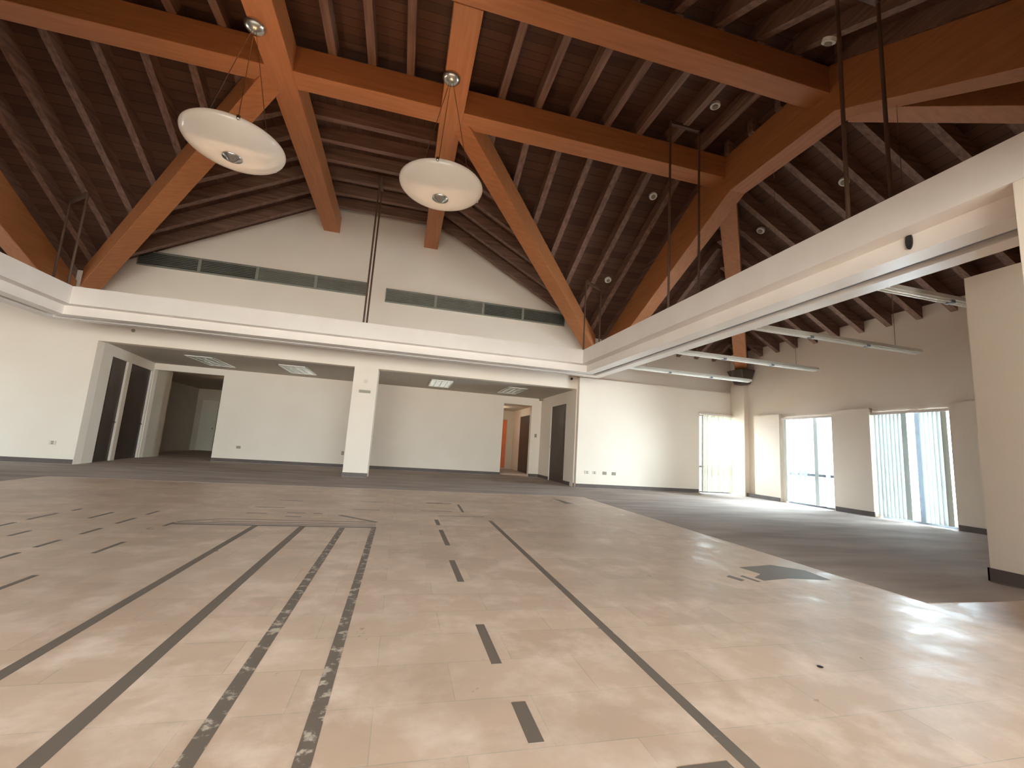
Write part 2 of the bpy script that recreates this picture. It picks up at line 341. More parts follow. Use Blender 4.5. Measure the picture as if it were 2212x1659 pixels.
louvre_band(-0.76, 4.43, 4.74, 5.09, [(0.55, False), (1.91, False), (3.10, True), (4.43, True)], 'grey louvre band on the gable wall, right of the hanging rods')

# ---------------------------------------------------------------- recess behind the openings
struct(B().box(-8.0, 5.3, YB + 0.251, YBACK + 0.3, 2.88, 3.0).build('ceiling_recess', M_CEIL))
b = B()
for x0, x1, z0, z1 in wall_grid([-7.6, -7.5, -5.6, 3.56, 4.63, 5.1], [0, 2.6, 2.68, 2.88], lambda u, v: (-7.5 < u < -5.6 and v < 2.68) or (3.56 < u < 4.63 and v < 2.6)):
    b.box(x0, x1, YBACK, YBACK + 0.2, z0, z1)
struct(b.build('wall_recess_back', M_WALL))
# slanting left side wall of the recess with two dark doorways
P0 = Vector((-7.05, YB + 0.25)); P1 = Vector((-7.52, YBACK)); D = (P1 - P0).normalized(); NL = Vector((D.y, -D.x)) * -1
if NL.x > 0: NL = -NL
LEN = (P1 - P0).length
def side_box(b, u0, u1, z0, z1, n0=0.0, n1=0.15):
    pp = [P0 + D * u + NL * n for u, n in ((u0, n0), (u1, n0), (u1, n1), (u0, n1))]
    return b.poly([(p.x, p.y, z) for z in (z0, z1) for p in pp], [(0, 1, 2, 3), (4, 7, 6, 5), (0, 4, 5, 1), (1, 5, 6, 2), (2, 6, 7, 3), (3, 7, 4, 0)])
b = B()
for u0, u1, z0, z1 in wall_grid([0, 0.52, 1.45, 1.68, 3.18, LEN], [0, 2.62, 2.88], lambda u, v: (0.52 < u < 1.45 or 1.68 < u < 3.18) and v < 2.62): side_box(b, u0, u1, z0, z1)
struct(b.build('wall_recess_left', M_WALL))
for nm, (u0, u1) in (('door_1', (0.52, 1.45)), ('door_2', (1.68, 3.18))):
    d = struct(side_box(B(), u0 - 0.004, u1 + 0.004, 0.004, 2.624, 0.05, 0.10).build(nm, M_DARK))
    pn = B()
    for za, zb in ((0.2, 1.2), (1.35, 2.4)): side_box(pn, u0 + 0.15, u1 - 0.15, za, zb, 0.038, 0.052)
    pn.build('door_panel', M_DARK, d)
    hp = P0 + D * (u1 - 0.1) + NL * 0.02
    B().lathe([(0.02, -0.02), (0.03, 0), (0.02, 0.02)], (hp.x, hp.y, 1.0), 12).build('door_knob', M_METAL, d)
# right side wall of the recess with a dark door, doorway beyond
b = B()
for y0, y1, z0, z1 in wall_grid([YB + 0.25, 12.95, 14.35, YBACK], [0, 2.5, 2.88], lambda u, v: 12.95 < u < 14.35 and v < 2.5): b.box(5.0, 5.2, y0, y1, z0, z1)
struct(b.build('wall_recess_right', M_WALL))
d = struct(B().box(5.03, 5.08, 12.946, 14.354, 0.004, 2.504).build('door_3', M_DARK)); B().box(5.022, 5.032, 13.15, 14.15, 0.2, 2.3).build('door_panel', M_DARK, d)
B().tube((5.03, 14.25, 1.12), (4.97, 14.25, 1.12), 0.018).tube((4.97, 14.26, 1.12), (4.97, 14.14, 1.12), 0.014).build('door_handle', M_METAL, d)
# passage behind the left opening
b = B(); b.box(-7.75, -7.5, YBACK + 0.2, 16.6, 0, 2.9); struct(b.build('wall_passage_left', M_DULL))
b = B(); b.box(-9.0, -5.1, 22.4, 22.6, 0, 2.9).box(-9.0, -7.75, 16.4, 16.6, 0, 2.9).box(-9.2, -9.0, 16.4, 22.6, 0, 2.9).box(-5.3, -5.1, YBACK + 0.2, 22.4, 0, 2.9); struct(b.build('wall_passage_far', M_DULL))
struct(B().box(-9.2, -5.1, YBACK + 0.2, 22.6, 2.75, 2.9).build('ceiling_passage', M_DULL))
dd = struct(B().box(-8.75, -8.1, 22.33, 22.399, 0.012, 2.25).build('door_4', M_PLATE)); B().lathe([(0.02, -0.02), (0.03, 0), (0.02, 0.02)], (-8.2, 22.3, 1.0), 12).build('door_knob', M_METAL, dd)
# room behind the right doorway
b = B(); b.box(3.2, 3.4, YBACK + 0.2, 20.5, 0, 2.9).box(5.2, 5.4, YBACK + 0.2, 20.5, 0, 2.9); struct(b.build('wall_far_room_side', M_WALL))
b = B()
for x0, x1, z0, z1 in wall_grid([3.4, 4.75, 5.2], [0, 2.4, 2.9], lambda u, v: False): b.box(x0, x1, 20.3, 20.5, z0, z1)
struct(b.build('wall_far_room_back', M_DULL))
struct(B().box(3.2, 5.4, YBACK + 0.2, 20.5, 2.75, 2.9).build('ceiling_far_room', M_CEIL))
struct(B().box(4.42, 4.85, 20.22, 20.298, 0.05, 2.3).build('wall_terracotta_reveal', M_ORANGE))
d = struct(B().box(5.14, 5.19, 17.2, 18.9, 0.012, 2.4).build('door_5', M_DARK)); B().tube((5.14, 17.35, 1.05), (5.08, 17.35, 1.05), 0.018).build('door_handle', M_METAL, d)
struct(B().box(3.41, 4.3, 20.2, 20.29, 0.008, 0.06).build('baseboard_far_room', M_TRIM))

def fill_light(x, y, z, e, label):  # unseen fixture, added to keep the passage and far room from going black
    t = thing('fill_dome', label, 'ceiling light', (x, y, z))
    B().lathe([(0.02, -0.09), (0.12, -0.07), (0.15, -0.03), (0.15, 0.0)], (x, y, z - 0.001), 24).build('dome', M_TUBEW, t, smooth=True)
    ld = bpy.data.lights.new('fill_lamp', 'POINT'); ld.energy = e; ld.color = (1.0, 0.86, 0.68); ld.shadow_soft_size = 0.1
    lo = bpy.data.objects.new('fill_lamp', ld); C.objects.link(lo); lo.location = (0, 0, -0.2); lo.parent = t
fill_light(-5.52, 17.0, 2.75, 3, 'added fill light shaped as a small dome on the left passage ceiling')
fill_light(4.0, 18.6, 2.75, 7, 'added fill light shaped as a small dome in the room behind the right doorway')

# baseboards
def baseb(name, boxes, h=0.11):
    b = B()
    for x0, x1, y0, y1 in boxes: b.box(x0, x1, y0, y1, 0.008, h)
    struct(b.build(name, M_BASE))
baseb('baseboard_back', [(XL, -7.06, YB - 0.015, YB), (-1.362, -0.733, YB - 0.015, YB), (-5.6, 3.56, YBACK - 0.015, YBACK), (4.63, 4.985, YBACK - 0.015, YBACK), (4.955, 4.98, YB - 0.015, YB), (4.985, 4.999, YB + 0.25, 12.95), (4.985, 4.999, 14.35, YBACK - 0.016)])
baseb('baseboard_alcove', [(4.98, 9.05, 11.865, 11.88), (XW - 0.115, XW - 0.10, 10.1, 11.3), (XW - 0.115, XW - 0.10, 7.6, 8.5), (XW - 0.115, XW - 0.10, 3.24, 6.1)])
baseb('baseboard_left', [(XL + 0.0, XL + 0.015, YF, 9.2), (XL + 0.0, XL + 0.015, 11.4, YB - 0.02)])

# ---------------------------------------------------------------- right (window) wall, end pilaster
ZR = z_right(XW, 0)
us = [YF, 3.0, 6.17, 7.57, 8.58, 10.0, YB]
b = B()
for y0, y1, z0, z1 in wall_grid(us, [0, 2.32, ZR + 0.02], lambda u, v: v < 2.32 and (6.17 < u < 7.57 or 8.58 < u < 10.0)): b.box(XW, XW + 0.25, y0, y1, z0, z1)
struct(b.build('wall_right', M_WALL))
# plaster panels between the windows stand proud and stop at head height
b = B()
for y0, y1 in ((10.08, 10.98), (7.62, 8.53), (3.24, 6.12)): b.box(XW - 0.10, XW - 0.001, y0, y1, 0, 2.42)
struct(b.build('wall_right_panels', M_WALL))
struct(B().box(XW - 0.16, XW - 0.001, 11.3, 11.87, 0, 3.40).build('pillar_corner', M_WALL))
# low block of rooms in the near right corner
struct(B().box(5.78, XW - 0.001, YF + 0.001, 3.2, 0, 3.14).build('wall_right_block', M_WALL))
baseb('baseboard_block', [(5.765, 5.78, -0.6, 3.215), (5.765, XW - 0.2, 3.2, 3.215)], 0.13)

# left wall with windows, and the entry recess behind the viewpoint with its glazed front
b = B()
for y0, y1, z0, z1 in wall_grid([YF, 9.3, 11.3, YB], [0, 0.3, 2.4, z_left(XL, 0) + 0.02], lambda u, v: 9.3 < u < 11.3 and 0.3 < v < 2.4): b.box(XL - 0.25, XL, y0, y1, z0, z1)
struct(b.build('wall_left', M_WALL))
b = B()
for x0, x1, z0, z1 in wall_grid([XL, -7.05, 5.0, XW], [0, 2.86], lambda u, v: -7.05 < u < 5.0): b.box(x0, x1, YF - 0.25, YF, z0, z1)
zt = z_front(0, YF)
b.box(XL, XW, YF - 0.25, YF, 2.86, zt + 0.03)
struct(b.build('wall_front', M_WALL))
struct(B().box(-7.3, 5.25, YFD - 0.25, YF - 0.251, 2.88, 3.0).build('ceiling_entry', M_CEIL))
struct(B().box(-7.3, -7.05, YFD - 0.25, YF - 0.251, 0, 2.88).box(5.0, 5.25, YFD - 0.25, YF - 0.251, 0, 2.88).build('wall_entry_sides', M_WALL))
# ---------------------------------------------------------------- windows and vertical blinds
def window(nm, axis, plane, u0, u1, z1, mull, rail, out=0.12, mw=0.03):
    """frame in the wall opening; axis 'x' = wall runs along x"""
    def bx(b, a0, a1, d0, d1, za, zb):
        return b.box(a0, a1, plane + d0, plane + d1, za, zb) if axis == 'x' else b.box(plane + d0, plane + d1, a0, a1, za, zb)
    f = B(); w_ = 0.045
    bx(f, u0, u0 + w_, out - 0.03, out + 0.03, 0.0, z1); bx(f, u1 - w_, u1, out - 0.03, out + 0.03, 0.0, z1)
    bx(f, u0 + w_, u1 - w_, out - 0.03, out + 0.03, z1 - w_, z1); bx(f, u0 + w_, u1 - w_, out - 0.03, out + 0.03, 0, w_)
    if rail: bx(f, u0 + w_, u1 - w_, out - 0.03, out + 0.03, rail - 0.035, rail + 0.035)
    for m in mull: bx(f, m - mw, m + mw, out - 0.03, out + 0.03, w_, z1 - w_)
    o = struct(f.build(nm, M_ALU))
    bx(B(), u0 + w_, u1 - w_, out - 0.004, out + 0.004, w_, z1 - w_).build('window_pane', M_GLASS, o)
    return o
window('window_1', 'x', YB, 9.08, 10.36, 2.45, [], 0.80)
window('window_2', 'y', XW, 8.58, 10.0, 2.32, [], 0.80)
window('window_3', 'y', XW, 6.17, 7.57, 2.32, [6.77], None, mw=0.08)
window('window_4', 'y', XL - 0.25, 9.3, 11.3, 2.4, [10.3], None)
window('window_5', 'x', YFD - 0.2, -7.05, 5.0, 2.86, [-5.0, -3.0, -1.0, 1.0, 3.0], None)
def blind(label, axis, plane, u0, u1, z1, vanes, z0=0.05, head=0.06, mat=None):
    """vanes: (position, width, turn from the window plane in degrees)"""
    loc = (u0, plane, 0) if axis == 'x' else (plane, u0, 0)
    t = thing('vertical_blind', label, 'blind', loc, 'vertical blinds at the alcove windows')
    hb = B().box(u0 - 0.05, u1 + 0.05, plane - 0.06, plane, z1, z1 + head) if axis == 'x' else B().box(plane - 0.06, plane, u0 - 0.05, u1 + 0.05, z1, z1 + head)
    hb.build('head_rail', M_TRIM, t)
    for p, wd, ang in vanes:
        a = math.radians(ang); du = math.cos(a) * wd / 2; dn = math.sin(a) * wd / 2; b = B(); q = plane - 0.03
        tk = 0.0012
        if axis == 'x': c = [(p - du, q - dn), (p + du, q + dn), (p + du, q + dn + tk), (p - du, q - dn + tk)]
        else: c = [(q - dn, p - du), (q + dn, p + du), (q + dn + tk, p + du), (q - dn + tk, p - du)]
        b.slab(c, lambda x, y: z0, z1 - z0).build('vane', mat or M_VANE, t)
vn = [(9.16 + i * 0.083, 0.085, 100 + random.uniform(-8, 8)) for i in range(15)]
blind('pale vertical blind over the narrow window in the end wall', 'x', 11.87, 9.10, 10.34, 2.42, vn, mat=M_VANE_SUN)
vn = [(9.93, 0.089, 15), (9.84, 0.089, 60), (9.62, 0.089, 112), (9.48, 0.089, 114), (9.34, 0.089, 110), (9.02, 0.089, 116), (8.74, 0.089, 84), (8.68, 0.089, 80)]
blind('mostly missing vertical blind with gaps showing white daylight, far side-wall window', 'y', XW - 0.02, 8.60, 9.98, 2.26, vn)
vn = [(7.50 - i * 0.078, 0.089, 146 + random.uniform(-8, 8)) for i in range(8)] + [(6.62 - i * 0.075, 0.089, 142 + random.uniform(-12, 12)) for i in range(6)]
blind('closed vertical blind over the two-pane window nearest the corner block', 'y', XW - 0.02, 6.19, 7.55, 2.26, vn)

# ---------------------------------------------------------------- roof decks and rafters
def deck(name, plan, zf, mat, t=0.12): return struct(B().slab(plan, zf, t).build(name, mat))
HW = 0.06
def raf(parent, a, b, mat): B().prism(a, b, HW, T + 0.005).build('rafter', mat, parent)
flat_z = lambda x, y: ZD
dk = deck('ceiling_centre', [(XEL, J0), (XE, J0), (XE, J1), (XEL, J1)], flat_z, M_DKY)
xs_r = [1.12 + 0.66 * k for k in range(7)]; xs_l = [-3.16 - 0.66 * k for k in range(7)]; xs_m = [-0.42, -1.02, -1.62]
for x in xs_r + xs_l + xs_m: raf(dk, (x, J0 + 0.01, ZD - T), (x, J1 - 0.01, ZD - T), M_RY)
YE = YB + 0.2
# dormer over the gable: flat strip and two flanks
dm = deck('ceiling_dormer', [(-2.54, J1), (0.5, J1), (0.5, YE), (-2.54, YE)], flat_z, M_DKX)
ys = [J1 + 0.5 + 0.66 * k for k in range(7)]
for y in ys: raf(dm, (-2.2, y, ZD - T), (0.12, y, ZD - T), M_RX)
zr_f = lambda x, y: ZD - SB * (x - 0.5); zl_f = lambda x, y: ZD - SB * (-2.54 - x)
fr_ = deck('ceiling_dormer_right', [(0.5, J1), (0.5, YE), (0.5 + YE - J1, YE)], zr_f, M_DKX)
fl_ = deck('ceiling_dormer_left', [(-2.54, J1), (-2.54, YE), (-2.54 - (YE - J1), YE)], zl_f, M_DKX)
for y in ys:
    e = y - J1
    raf(fr_, (0.5, y, zr_f(0.5, y) - T), (0.5 + e, y, zr_f(0.5 + e, y) - T), M_RX)
    raf(fl_, (-2.54, y, zl_f(-2.54, y) - T), (-2.54 - e, y, zl_f(-2.54 - e, y) - T), M_RX)
# back slopes
ye = YE
br = deck('ceiling_back_right', [(0.5, J1), (XE, J1), (XE + (ye - J1) / K, ye), (0.5 + ye - J1, ye)], z_back, M_DKY)
bl = deck('ceiling_back_left', [(-2.54, J1), (XEL, J1), (XEL - (ye - J1) / K, ye), (-2.54 - (ye - J1), ye)], z_back, M_DKY)
for k in range(15):
    for par, x, c0, e0, sg in ((br, 1.12 + 0.66 * k, 0.5, XE, 1), (bl, -3.16 - 0.66 * k, -2.54, XEL, -1)):
        y1 = min(YB - 0.02, J1 + sg * (x - c0)); y0 = J1 if sg * (x - e0) < 0 else J1 + K * sg * (x - e0)
        if y1 - y0 > 0.15: raf(par, (x, y0, z_back(x, y0) - T), (x, y1, z_back(x, y1) - T), M_RY)
# side slopes
xe = XW + 0.2
rt = deck('ceiling_right', [(XE, J0), (xe, J0 - K * (xe - XE)), (xe, J1 + K * (xe - XE)), (XE, J1)], z_right, M_DKX)
xl_ = XL - 0.2
lt = deck('ceiling_left', [(XEL, J0), (XEL, J1), (xl_, J1 + K * (XEL - xl_)), (xl_, J0 - K * (XEL - xl_))], z_left, M_DKX)
for k in range(-7, 13):
    y = 5.35 + 0.6 * k
    e = 0 if J0 <= y <= J1 else ((y - J1) / K if y > J1 else (J0 - y) / K)
    if 4.7 - e > 0.3:
        raf(rt, (XE + e, y, z_right(XE + e, y) - T), (XW - 0.005, y, z_right(XW, y) - T), M_RX)
        raf(lt, (XEL - e, y, z_left(XEL - e, y) - T), (XL + 0.005, y, z_left(XL, y) - T), M_RX)
# front slope
yf = YF - 0.2
ft = deck('ceiling_front', [(XEL, J0), (XEL - (J0 - yf) / K, yf), (XE + (J0 - yf) / K, yf), (XE, J0)], z_front, M_DKY)
for k in range(30):
    x = 10.3 - 0.66 * k
    y1 = J0 if XEL < x < XE else J0 - K * ((x - XE) if x > XE else (XEL - x))
    if x > XL and y1 - YF > 0.3: raf(ft, (x, YF + 0.01, z_front(x, YF) - T), (x, y1, z_front(x, y1) - T), M_RY)

# ---------------------------------------------------------------- glulam beams, each a thing of its own
ZG = 6.48; DG = ZD - T - ZG
def beam(label, bm, mat, name='glulam_beam'): return tag(bm.build(name, mat, bevel=0.008), label, 'beam')
beam('long glulam cross beam nearer the gable wall, carrying the joist ends', B().box(-8.0, 5.65, 6.63, 7.0, ZG, ZG + DG), M_GX)
beam('long glulam cross beam above the pendants, running off the top edge', B().box(-8.0, 5.65, 4.48, 4.82, ZG, ZG + DG), M_GX)
for x0, x1, lab in ((-2.54, -2.14, 'glulam beam running to the gable wall above the larger white pendant'), (0.12, 0.5, 'glulam beam running to the gable wall above the smaller white pendant')):
    beam(lab, B().box(x0, x1, 4.821, YB - 0.002, ZG - 0.008, ZG + DG - 0.003), M_GY)
def roof_frame(x0, x1, label):
    """cranked glulam frame: level in the middle, legs following the slopes down"""
    zt = lambda y: min(ZD - 0.15, z_back(0, y) - T, z_front(0, y) - T)
    top = [(YF + 0.02, z_front(0, YF) - T - 0.02), (J0, ZD - T), (J1, ZD - T), (YB - 0.003, z_back(0, YB) - T)]
    zb = 6.15; s = 0.476
    bot = [(YB - 0.003, zb - s * (YB - 0.003 - 6.52)), (6.52, zb), (4.43, zb), (YF + 0.02, max(0.2, zb - 0.56 * (4.43 - YF)))]
    pr = top + bot; n = len(pr)
    b = B(); b.poly([(x0, y, z) for y, z in pr] + [(x1, y, z) for y, z in pr],
                    [(0, 1, 6, 7), (1, 2, 5, 6), (2, 3, 4, 5), (8, 15, 14, 9), (9, 14, 13, 10), (10, 13, 12, 11)] + [(i, (i + 1) % n, n + (i + 1) % n, n + i) for i in range(n)])
    return beam(label, b, M_GY, 'glulam_frame')
roof_frame(5.65, 5.99, 'cranked glulam frame rising behind the right bulkhead, level in its middle')
roof_frame(-8.03, -7.69, 'cranked glulam frame half hidden at the left edge above the bulkhead')
DV = 0.50
def valley(x, sg, lab):
    L_ = 4.75
    b = B().prism((x, 6.9, ZG + 0.05), (x + sg * L_, 6.9 + L_, ZG + 0.05 - SB * L_), 0.17, 0.45)
    return beam(lab, b, M_GX)
valley(0.40, 1, 'diagonal valley beam dropping to the back right corner of the bulkhead')
valley(-2.44, -1, 'diagonal valley beam dropping to the back left corner, behind the larger pendant')
def hip(x, y, sx_, sy_, lab):
    Lx = 4.35; zb = 6.18
    b = B().prism((x, y, zb), (x + sx_ * Lx, y + sy_ * Lx * K, zb - SR * Lx + 0.0), 0.17, 0.6)
    return beam(lab, b, M_GX)
hip(5.95, 6.95, 1, 1, 'glulam hip beam dropping like a post to the far window corner')
hip(5.95, 4.45, 1, -1, 'glulam hip beam running off the right edge above the bulkhead')
hip(-8.0, 6.95, -1, 1, 'glulam hip beam dropping to the far left corner')
tag(B().poly([(10.05, 11.12, 3.42), (10.33, 11.12, 3.42), (10.33, 11.5, 3.42), (10.05, 11.5, 3.42), (9.86, 10.98, 3.85), (10.395, 10.98, 3.85), (10.395, 11.62, 3.85), (9.86, 11.62, 3.85)], [(0, 1, 2, 3), (4, 7, 6, 5), (0, 4, 5, 1), (1, 5, 6, 2), (2, 6, 7, 3), (3, 7, 4, 0)]).build('beam_corbel', M_DARK, bevel=0.03), 'dark corbel under the foot of the far hip beam', 'corbel')

# ---------------------------------------------------------------- suspended bulkhead ring
XR_, XLF, YR, YRF = 4.10, -6.22, 9.65, 0.95
bk = thing('suspended_bulkhead', 'white boxed bulkhead ring hung from the roof above the tile floor edge', 'bulkhead', (XC, 5.3, 2.96))
def offs(o, z):
    return [(XLF - o, YRF - o, z), (XR_ + o, YRF - o, z), (XR_ + o, YR + o, z), (XLF - o, YR + o, z)]
# profile: (outward offset, z)
def ring_piece(name, prof, mat, bevel=0):
    b = B(); v = [[b.bm.verts.new(p) for p in offs(o, z)] for o, z in prof]; n = len(prof)
    for i in range(n):
        a, c = v[i], v[(i + 1) % n]
        for k in range(4): b.bm.faces.new((a[k], a[(k + 1) % 4], c[(k + 1) % 4], c[k]))
    return b.build(name, mat, bk, bevel=bevel)
ring_piece('fascia', [(0.0, 3.13), (0.0, 3.47), (0.8, 3.47), (0.8, 3.13)], M_TRIM)
ring_piece('inner_box', [(0.19, 2.96), (0.19, 3.13), (0.43, 3.13), (0.43, 2.96)], M_TRIM)
ring_piece('outer_box', [(0.59, 2.96), (0.59, 3.13), (0.80, 3.13), (0.80, 2.96)], M_TRIM)
ring_piece('curtain_track', [(0.47, 3.0), (0.47, 3.13), (0.55, 3.13), (0.55, 3.0)], M_ALU)
tag(B().box(4.102, 4.90, 1.0, 1.95, 0.0, 3.129).build('pillar_bulkhead', M_WALL, bevel=0.004), 'tall plaster pillar under the near end of the bulkhead, at the right edge', 'pillar')
bpy.data.objects['pillar_bulkhead']['kind'] = 'structure'

# hanger rods
def hanger(x0, y0, x1, y1, ztop, label):
    t = thing('bulkhead_hanger', label, 'hanger', ((x0 + x1) / 2, (y0 + y1) / 2, 3.47), 'steel hangers carrying the bulkhead')
    B().tube((x0, y0, 3.47), (x0, y0, ztop), 0.02).build('rod', M_ROD, t)
    B().tube((x1, y1, 3.47), (x1, y1, ztop), 0.02).build('rod', M_ROD, t)
    B().prism((x0, y0, ztop - 0.03), (x1, y1, ztop - 0.03), 0.03, 0.06).build('top_bar', M_ROD, t)
hanger(4.13, 6.2, 4.72, 6.2, 6.93, 'pair of dark hanger rods over the right bulkhead, the farther pair')
hanger(4.13, 3.15, 4.72, 3.15, 6.22, 'pair of dark hanger rods over the right bulkhead, near the top right')
hanger(XC, 9.70, XC + 0.01, 10.3, 5.6 + 1.33, 'pair of thin rods hanging in front of the gable wall between the two pendants')
hanger(4.13, 9.72, 4.72, 10.1, 5.25, 'pair of rods at the back right corner of the bulkhead')
hanger(-6.27, 9.6, -6.85, 10.1, 5.3, 'pair of rods at the back left corner of the bulkhead')

# ---------------------------------------------------------------- pendants
def pendant(cx, cy, label, rot):
    R_ = 0.60; zr = 4.70; zc = ZG
    t = thing('pendant_light', label, 'pendant light', (cx, cy, zr), 'white bowl pendants under the roof beams')
    prof = []
    for t_, sgn in ((0.0, 1), (0.012, -1)):
        ring_ = []
        for i in range(17):
            a = -math.pi / 2 + i / 16 * (math.pi / 2 + 0.45)
            r = (R_ - t_) * math.cos(a); z = ((0.20 - t_) if a < 0 else 0.08) * math.sin(a)
            ring_.append((max(r, 0.004), z))
        prof += ring_[::sgn]
    B().lathe(prof, (cx, cy, zr), 56).build('bowl', M_BOWL, t, smooth=True)
    B().lathe([(0.02, -0.16), (0.035, -0.12), (0.035, -0.06), (0.012, -0.03)], (cx, cy, zr), 16).build('lamp_bulb', M_BULB, t, smooth=True)
    ld = bpy.data.lights.new('pendant_lamp', 'POINT'); ld.energy = P_LAMP; ld.color = (1.0, 0.68, 0.40); ld.shadow_soft_size = 0.05
    lo = bpy.data.objects.new('pendant_lamp', ld); C.objects.link(lo); lo.location = (0, 0, 0.0); lo.parent = t
    fin = B().lathe([(0.02, -0.265), (0.05, -0.25), (0.07, -0.222), (0.115, -0.214), (0.115, -0.19), (0.06, -0.175)], (cx, cy, zr), 28).build('finial', M_METAL, t, smooth=True)
    B().lathe([(0.03, -0.10), (0.10, -0.075), (0.135, -0.03), (0.14, 0.0)], (cx, cy, zc), 28).build('canopy', M_METAL, t, smooth=True)
    for k in range(3):
        a = rot + k * 2 * math.pi / 3
        px, py = cx + 0.50 * math.cos(a), cy + 0.50 * math.sin(a)
        c = B().tube((px, py, zr + 0.03), (cx + 0.03 * math.cos(a), cy + 0.03 * math.sin(a), zc - 0.08), 0.005, 8).build('cable', M_METAL, t)
        B().tube((px, py, zr + 0.02), (px, py, zr + 0.075), 0.014, 10).build('clip', M_METAL, t)
        rx, ry = cx + 0.595 * math.cos(a), cy + 0.595 * math.sin(a)
        B().lathe([(0.008, -0.035), (0.022, -0.02), (0.022, 0.02), (0.008, 0.03)], (rx, ry, zr), 12).build('rim_clip', M_METAL, t, smooth=True)
pendant(-2.47, 5.97, 'larger white glass bowl pendant on thin cables, left of the other one', 0.9)
pendant(0.22, 5.97, 'smaller-looking white glass bowl pendant in front of the right-hand gable beam', 0.35)

# ---------------------------------------------------------------- strip lights in the right alcove
for y, lab in ((9.77, 'white fluorescent strip light farthest in, closest to the end wall'), (7.8, 'white fluorescent strip light second from the end wall'),
               (5.75, 'long white fluorescent strip light third from the end wall'), (3.8, 'white fluorescent strip light partly hidden by the corner block')):
    z = 3.2; x0, x1 = 5.3, 9.08
    t = thing('strip_light', lab, 'strip light', ((x0 + x1) / 2, y, z), 'strip lights over the alcove carpet')
    B().poly([(x, y + dy, z + dz) for x in (x0, x1) for dy, dz in ((-0.05, 0.0), (0.05, 0.0), (0.035, 0.06), (-0.035, 0.06))],
             [(0, 1, 2, 3), (4, 7, 6, 5), (0, 4, 5, 1), (1, 5, 6, 2), (2, 6, 7, 3), (3, 7, 4, 0)]).build('housing', M_TUBEW, t)
    for dy in (-0.028, 0.028):
        for k in range(3):
            xa = x0 + 0.05 + k * 1.24; B().tube((xa, y + dy, z - 0.022), (xa + 1.18, y + dy, z - 0.022), 0.014).build('tube', M_TUBEW, t)
    for k in range(1, 3): B().box(x0 + 0.03 + k * 1.24 - 0.03, x0 + 0.03 + k * 1.24 + 0.03, y - 0.045, y + 0.045, z - 0.04, z).build('lamp_holder', M_ALU, t)
    for x in (x0 + 0.6, x1 - 0.6): B().tube((x, y, z + 0.06), (x, y, z_right(x, y) - 0.01), 0.004, 6).build('suspension_wire', M_METAL, t)

# troffers in the recess ceiling
for x0, x1, lab in ((-5.75, -5.05, 'recessed louvred ceiling light nearest the left end of the recess'), (-3.5, -2.75, 'recessed louvred ceiling light left of the column'),
                    (0.72, 1.42, 'recessed louvred ceiling light right of the column'), (3.1, 3.75, 'recessed louvred ceiling light nearest the right doorway')):
    y0, y1 = 13.1, 14.7; z = 2.88
    t = thing('troffer_light', lab, 'ceiling light', ((x0 + x1) / 2, (y0 + y1) / 2, z), 'louvred lights in the recess ceiling')
    f = B(); f.box(x0, x1, y0, y0 + 0.03, z - 0.02, z - 0.001).box(x0, x1, y1 - 0.03, y1, z - 0.02, z - 0.001).box(x0, x0 + 0.03, y0, y1, z - 0.02, z - 0.001).box(x1 - 0.03, x1, y0, y1, z - 0.02, z - 0.001)
    f.build('frame', M_TUBEW, t)
    g = B()
    for k in range(1, 4): xa = x0 + k * (x1 - x0) / 4; g.box(xa - 0.008, xa + 0.008, y0 + 0.03, y1 - 0.03, z - 0.018, z - 0.002)
    for k in range(1, 9): ya = y0 + k * (y1 - y0) / 9; g.box(x0 + 0.03, x1 - 0.03, ya - 0.006, ya + 0.006, z - 0.016, z - 0.002)
    g.build('louvre', M_METAL, t)
    B().box(x0 + 0.03, x1 - 0.03, y0 + 0.03, y1 - 0.03, z - 0.0018, z - 0.0008).build('reflector', M_TUBEW, t)

# ---------------------------------------------------------------- ceiling detectors, plates and small fittings
def disc(name, cat, lab, pos, nrm, r, mat, grp=None, d=0.05):
    n = Vector(nrm).normalized(); p = Vector(pos)
    t = thing(name, lab, cat, pos, grp)
    B().tube(p, p + n * d, r, 24).build('base', mat, t); B().tube(p + n * d, p + n * (d + 0.02), r * 0.55, 20).build('cap', M_GREYP, t)
dn_r = (-SR, 0, -1); dn_b = (0, -SB, -1); dn_f = (0, SB, -1)
for x, y, zf, nn, lab in ((5.02, 3.95, lambda x, y: z_front(x, y) - T, dn_f, 'round white detector high up near the top edge'), (4.78, 5.85, flat_z, (0, 0, -1), 'round white detector between the two long cross beams'),
                      (4.86, 7.93, z_back, dn_b, 'round white detector on the slope just under the cross beam'), (4.88, 10.05, z_back, dn_b, 'round white detector nearest the back right corner of the bulkhead'),
                      (7.38, 5.66, z_right, dn_r, 'round white detector on the right slope, the higher one'), (7.38, 7.57, z_right, dn_r, 'round white detector beside the hip beam')):
    disc('smoke_detector', 'detector', lab, (x, y, zf(x, y)), nn, 0.085, M_TUBEW, 'round ceiling detectors', 0.05)
def plate(name, cat, lab, x, y, z, wx, wz, mat, grp=None, depth=0.012, slots=True):
    t = thing(name, lab, cat, (x, y, z), grp)
    B().box(x - wx / 2, x + wx / 2, y - depth, y - 0.0005, z - wz / 2, z + wz / 2).build('cover_plate', mat, t)
    if slots:
        s = B()
        for dz in (-wz * 0.22, wz * 0.22): s.box(x - wx * 0.18, x + wx * 0.18, y - depth - 0.003, y - depth, z + dz - 0.014, z + dz + 0.014)
        s.bm.free()
        for dz in (-wz * 0.22, wz * 0.22): B().box(x - wx * 0.18, x + wx * 0.18, y - depth - 0.003, y - depth, z + dz - 0.014, z + dz + 0.014).build('socket', M_GREYP, t)
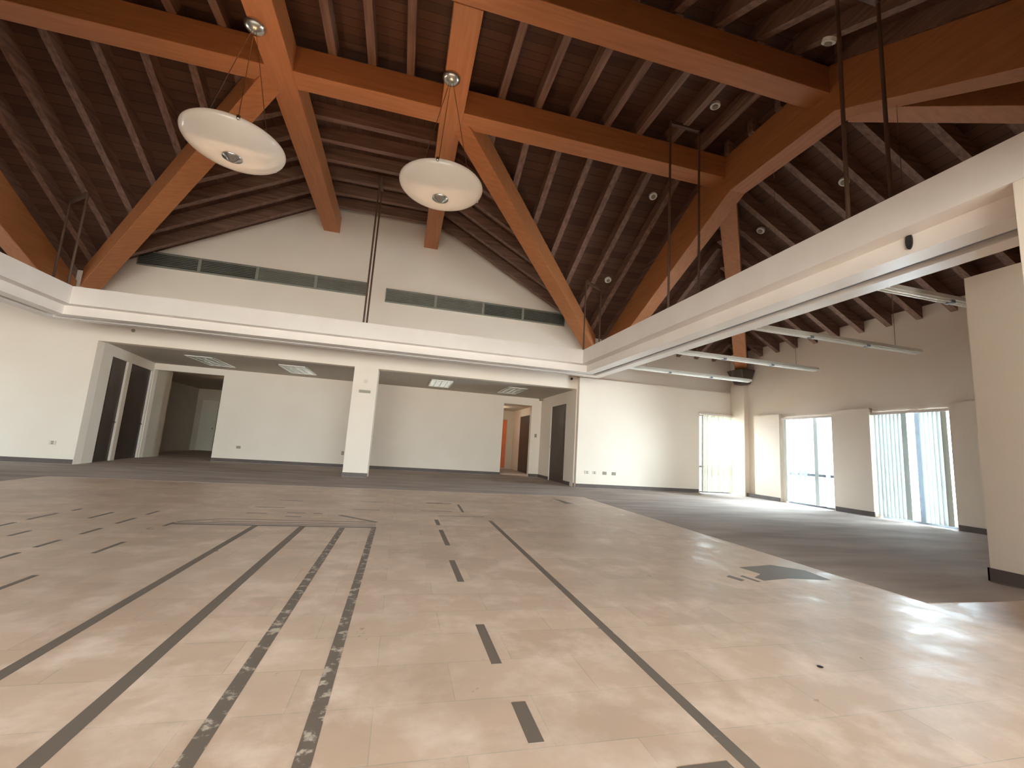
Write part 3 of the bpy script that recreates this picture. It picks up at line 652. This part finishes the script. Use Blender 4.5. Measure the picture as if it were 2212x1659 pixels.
for x, lab in ((5.315, 'wall outlet plate closest to the recess opening'), (5.547, 'wall outlet plate second from the recess opening'), (5.871, 'wall outlet plate third from the recess opening'), (6.168, 'wall outlet plate farthest toward the window')):
    plate('outlet_plate', 'outlet', lab, x, 11.88, 0.44, 0.12, 0.09, M_GREYP if x > 5.6 else M_PLATE, 'outlet plates low on the end wall')
plate('outlet_plate', 'outlet', 'small outlet plate on the recess wall near the left passage', -4.89, YBACK, 0.47, 0.12, 0.08, M_GREYP)
plate('outlet_plate', 'outlet', 'small outlet plate on the recess wall beside the column', -1.80, YBACK, 0.47, 0.08, 0.12, M_GREYP)
plate('outlet_plate', 'outlet', 'faint outlet plate low on the far left wall', -7.5, YB, 0.46, 0.12, 0.09, M_PLATE)
plate('light_switch', 'switch', 'small switch plate beside the right doorway', 4.83, YBACK, 1.5, 0.08, 0.13, M_GREYP)
plate('wall_sign', 'sign', 'small blank grey plate high on the column', -1.03, YB, 2.22, 0.29, 0.075, M_GREYP, None, 0.02, False)
tag(B().box(-1.08, -0.98, YB - 0.014, YB - 0.001, 2.44, 2.55).build('junction_plate', M_PLATE), 'faint square cover plate above the sign on the column', 'plate')
tag(B().tube((4.77, YB, 3.15), (4.77, YB - 0.04, 3.15), 0.035, 20).build('sensor_button', M_BLACK), 'small round black sensor on the header at the recess corner', 'sensor')
tag(B().tube((-6.4, YB, 3.18), (-6.4, YB - 0.02, 3.18), 0.04, 16).build('cover_button', M_GREYP), 'small grey round cover on the left end of the header', 'cover')
t = thing('bulkhead_speaker', 'black oval speaker on the face of the right bulkhead', 'speaker', (4.288, 2.735, 3.078))
for nm, sc_, dx in (('housing', 1.0, 0.016), ('grille', 0.75, 0.022)):
    q = [(2.735 + 0.028 * sc_ * math.cos(a), 3.078 + 0.078 * sc_ * math.sin(a)) for a in [2 * math.pi * i / 24 for i in range(24)]]
    B().poly([(4.2885, y, z) for y, z in q] + [(4.29 - dx, y, z) for y, z in q], [tuple(range(24)), tuple(range(24, 48))[::-1]] + [(i, (i + 1) % 24, 24 + (i + 1) % 24, 24 + i) for i in range(24)]).build(nm, M_BLACK, t)
tag(B().box(4.88, 4.985, 15.25, 15.45, 2.80, 2.879).build('corner_camera', M_GREYP, bevel=0.01), 'small grey device in the ceiling corner above the right doorway', 'camera')
tag(B().box(5.765, 5.779, 1.9, 2.05, 2.15, 2.45).build('wall_bracket', M_BLACK), 'dark bracket on the corner block at the right edge', 'bracket')  # dark fitting of unknown kind, built as a plain block
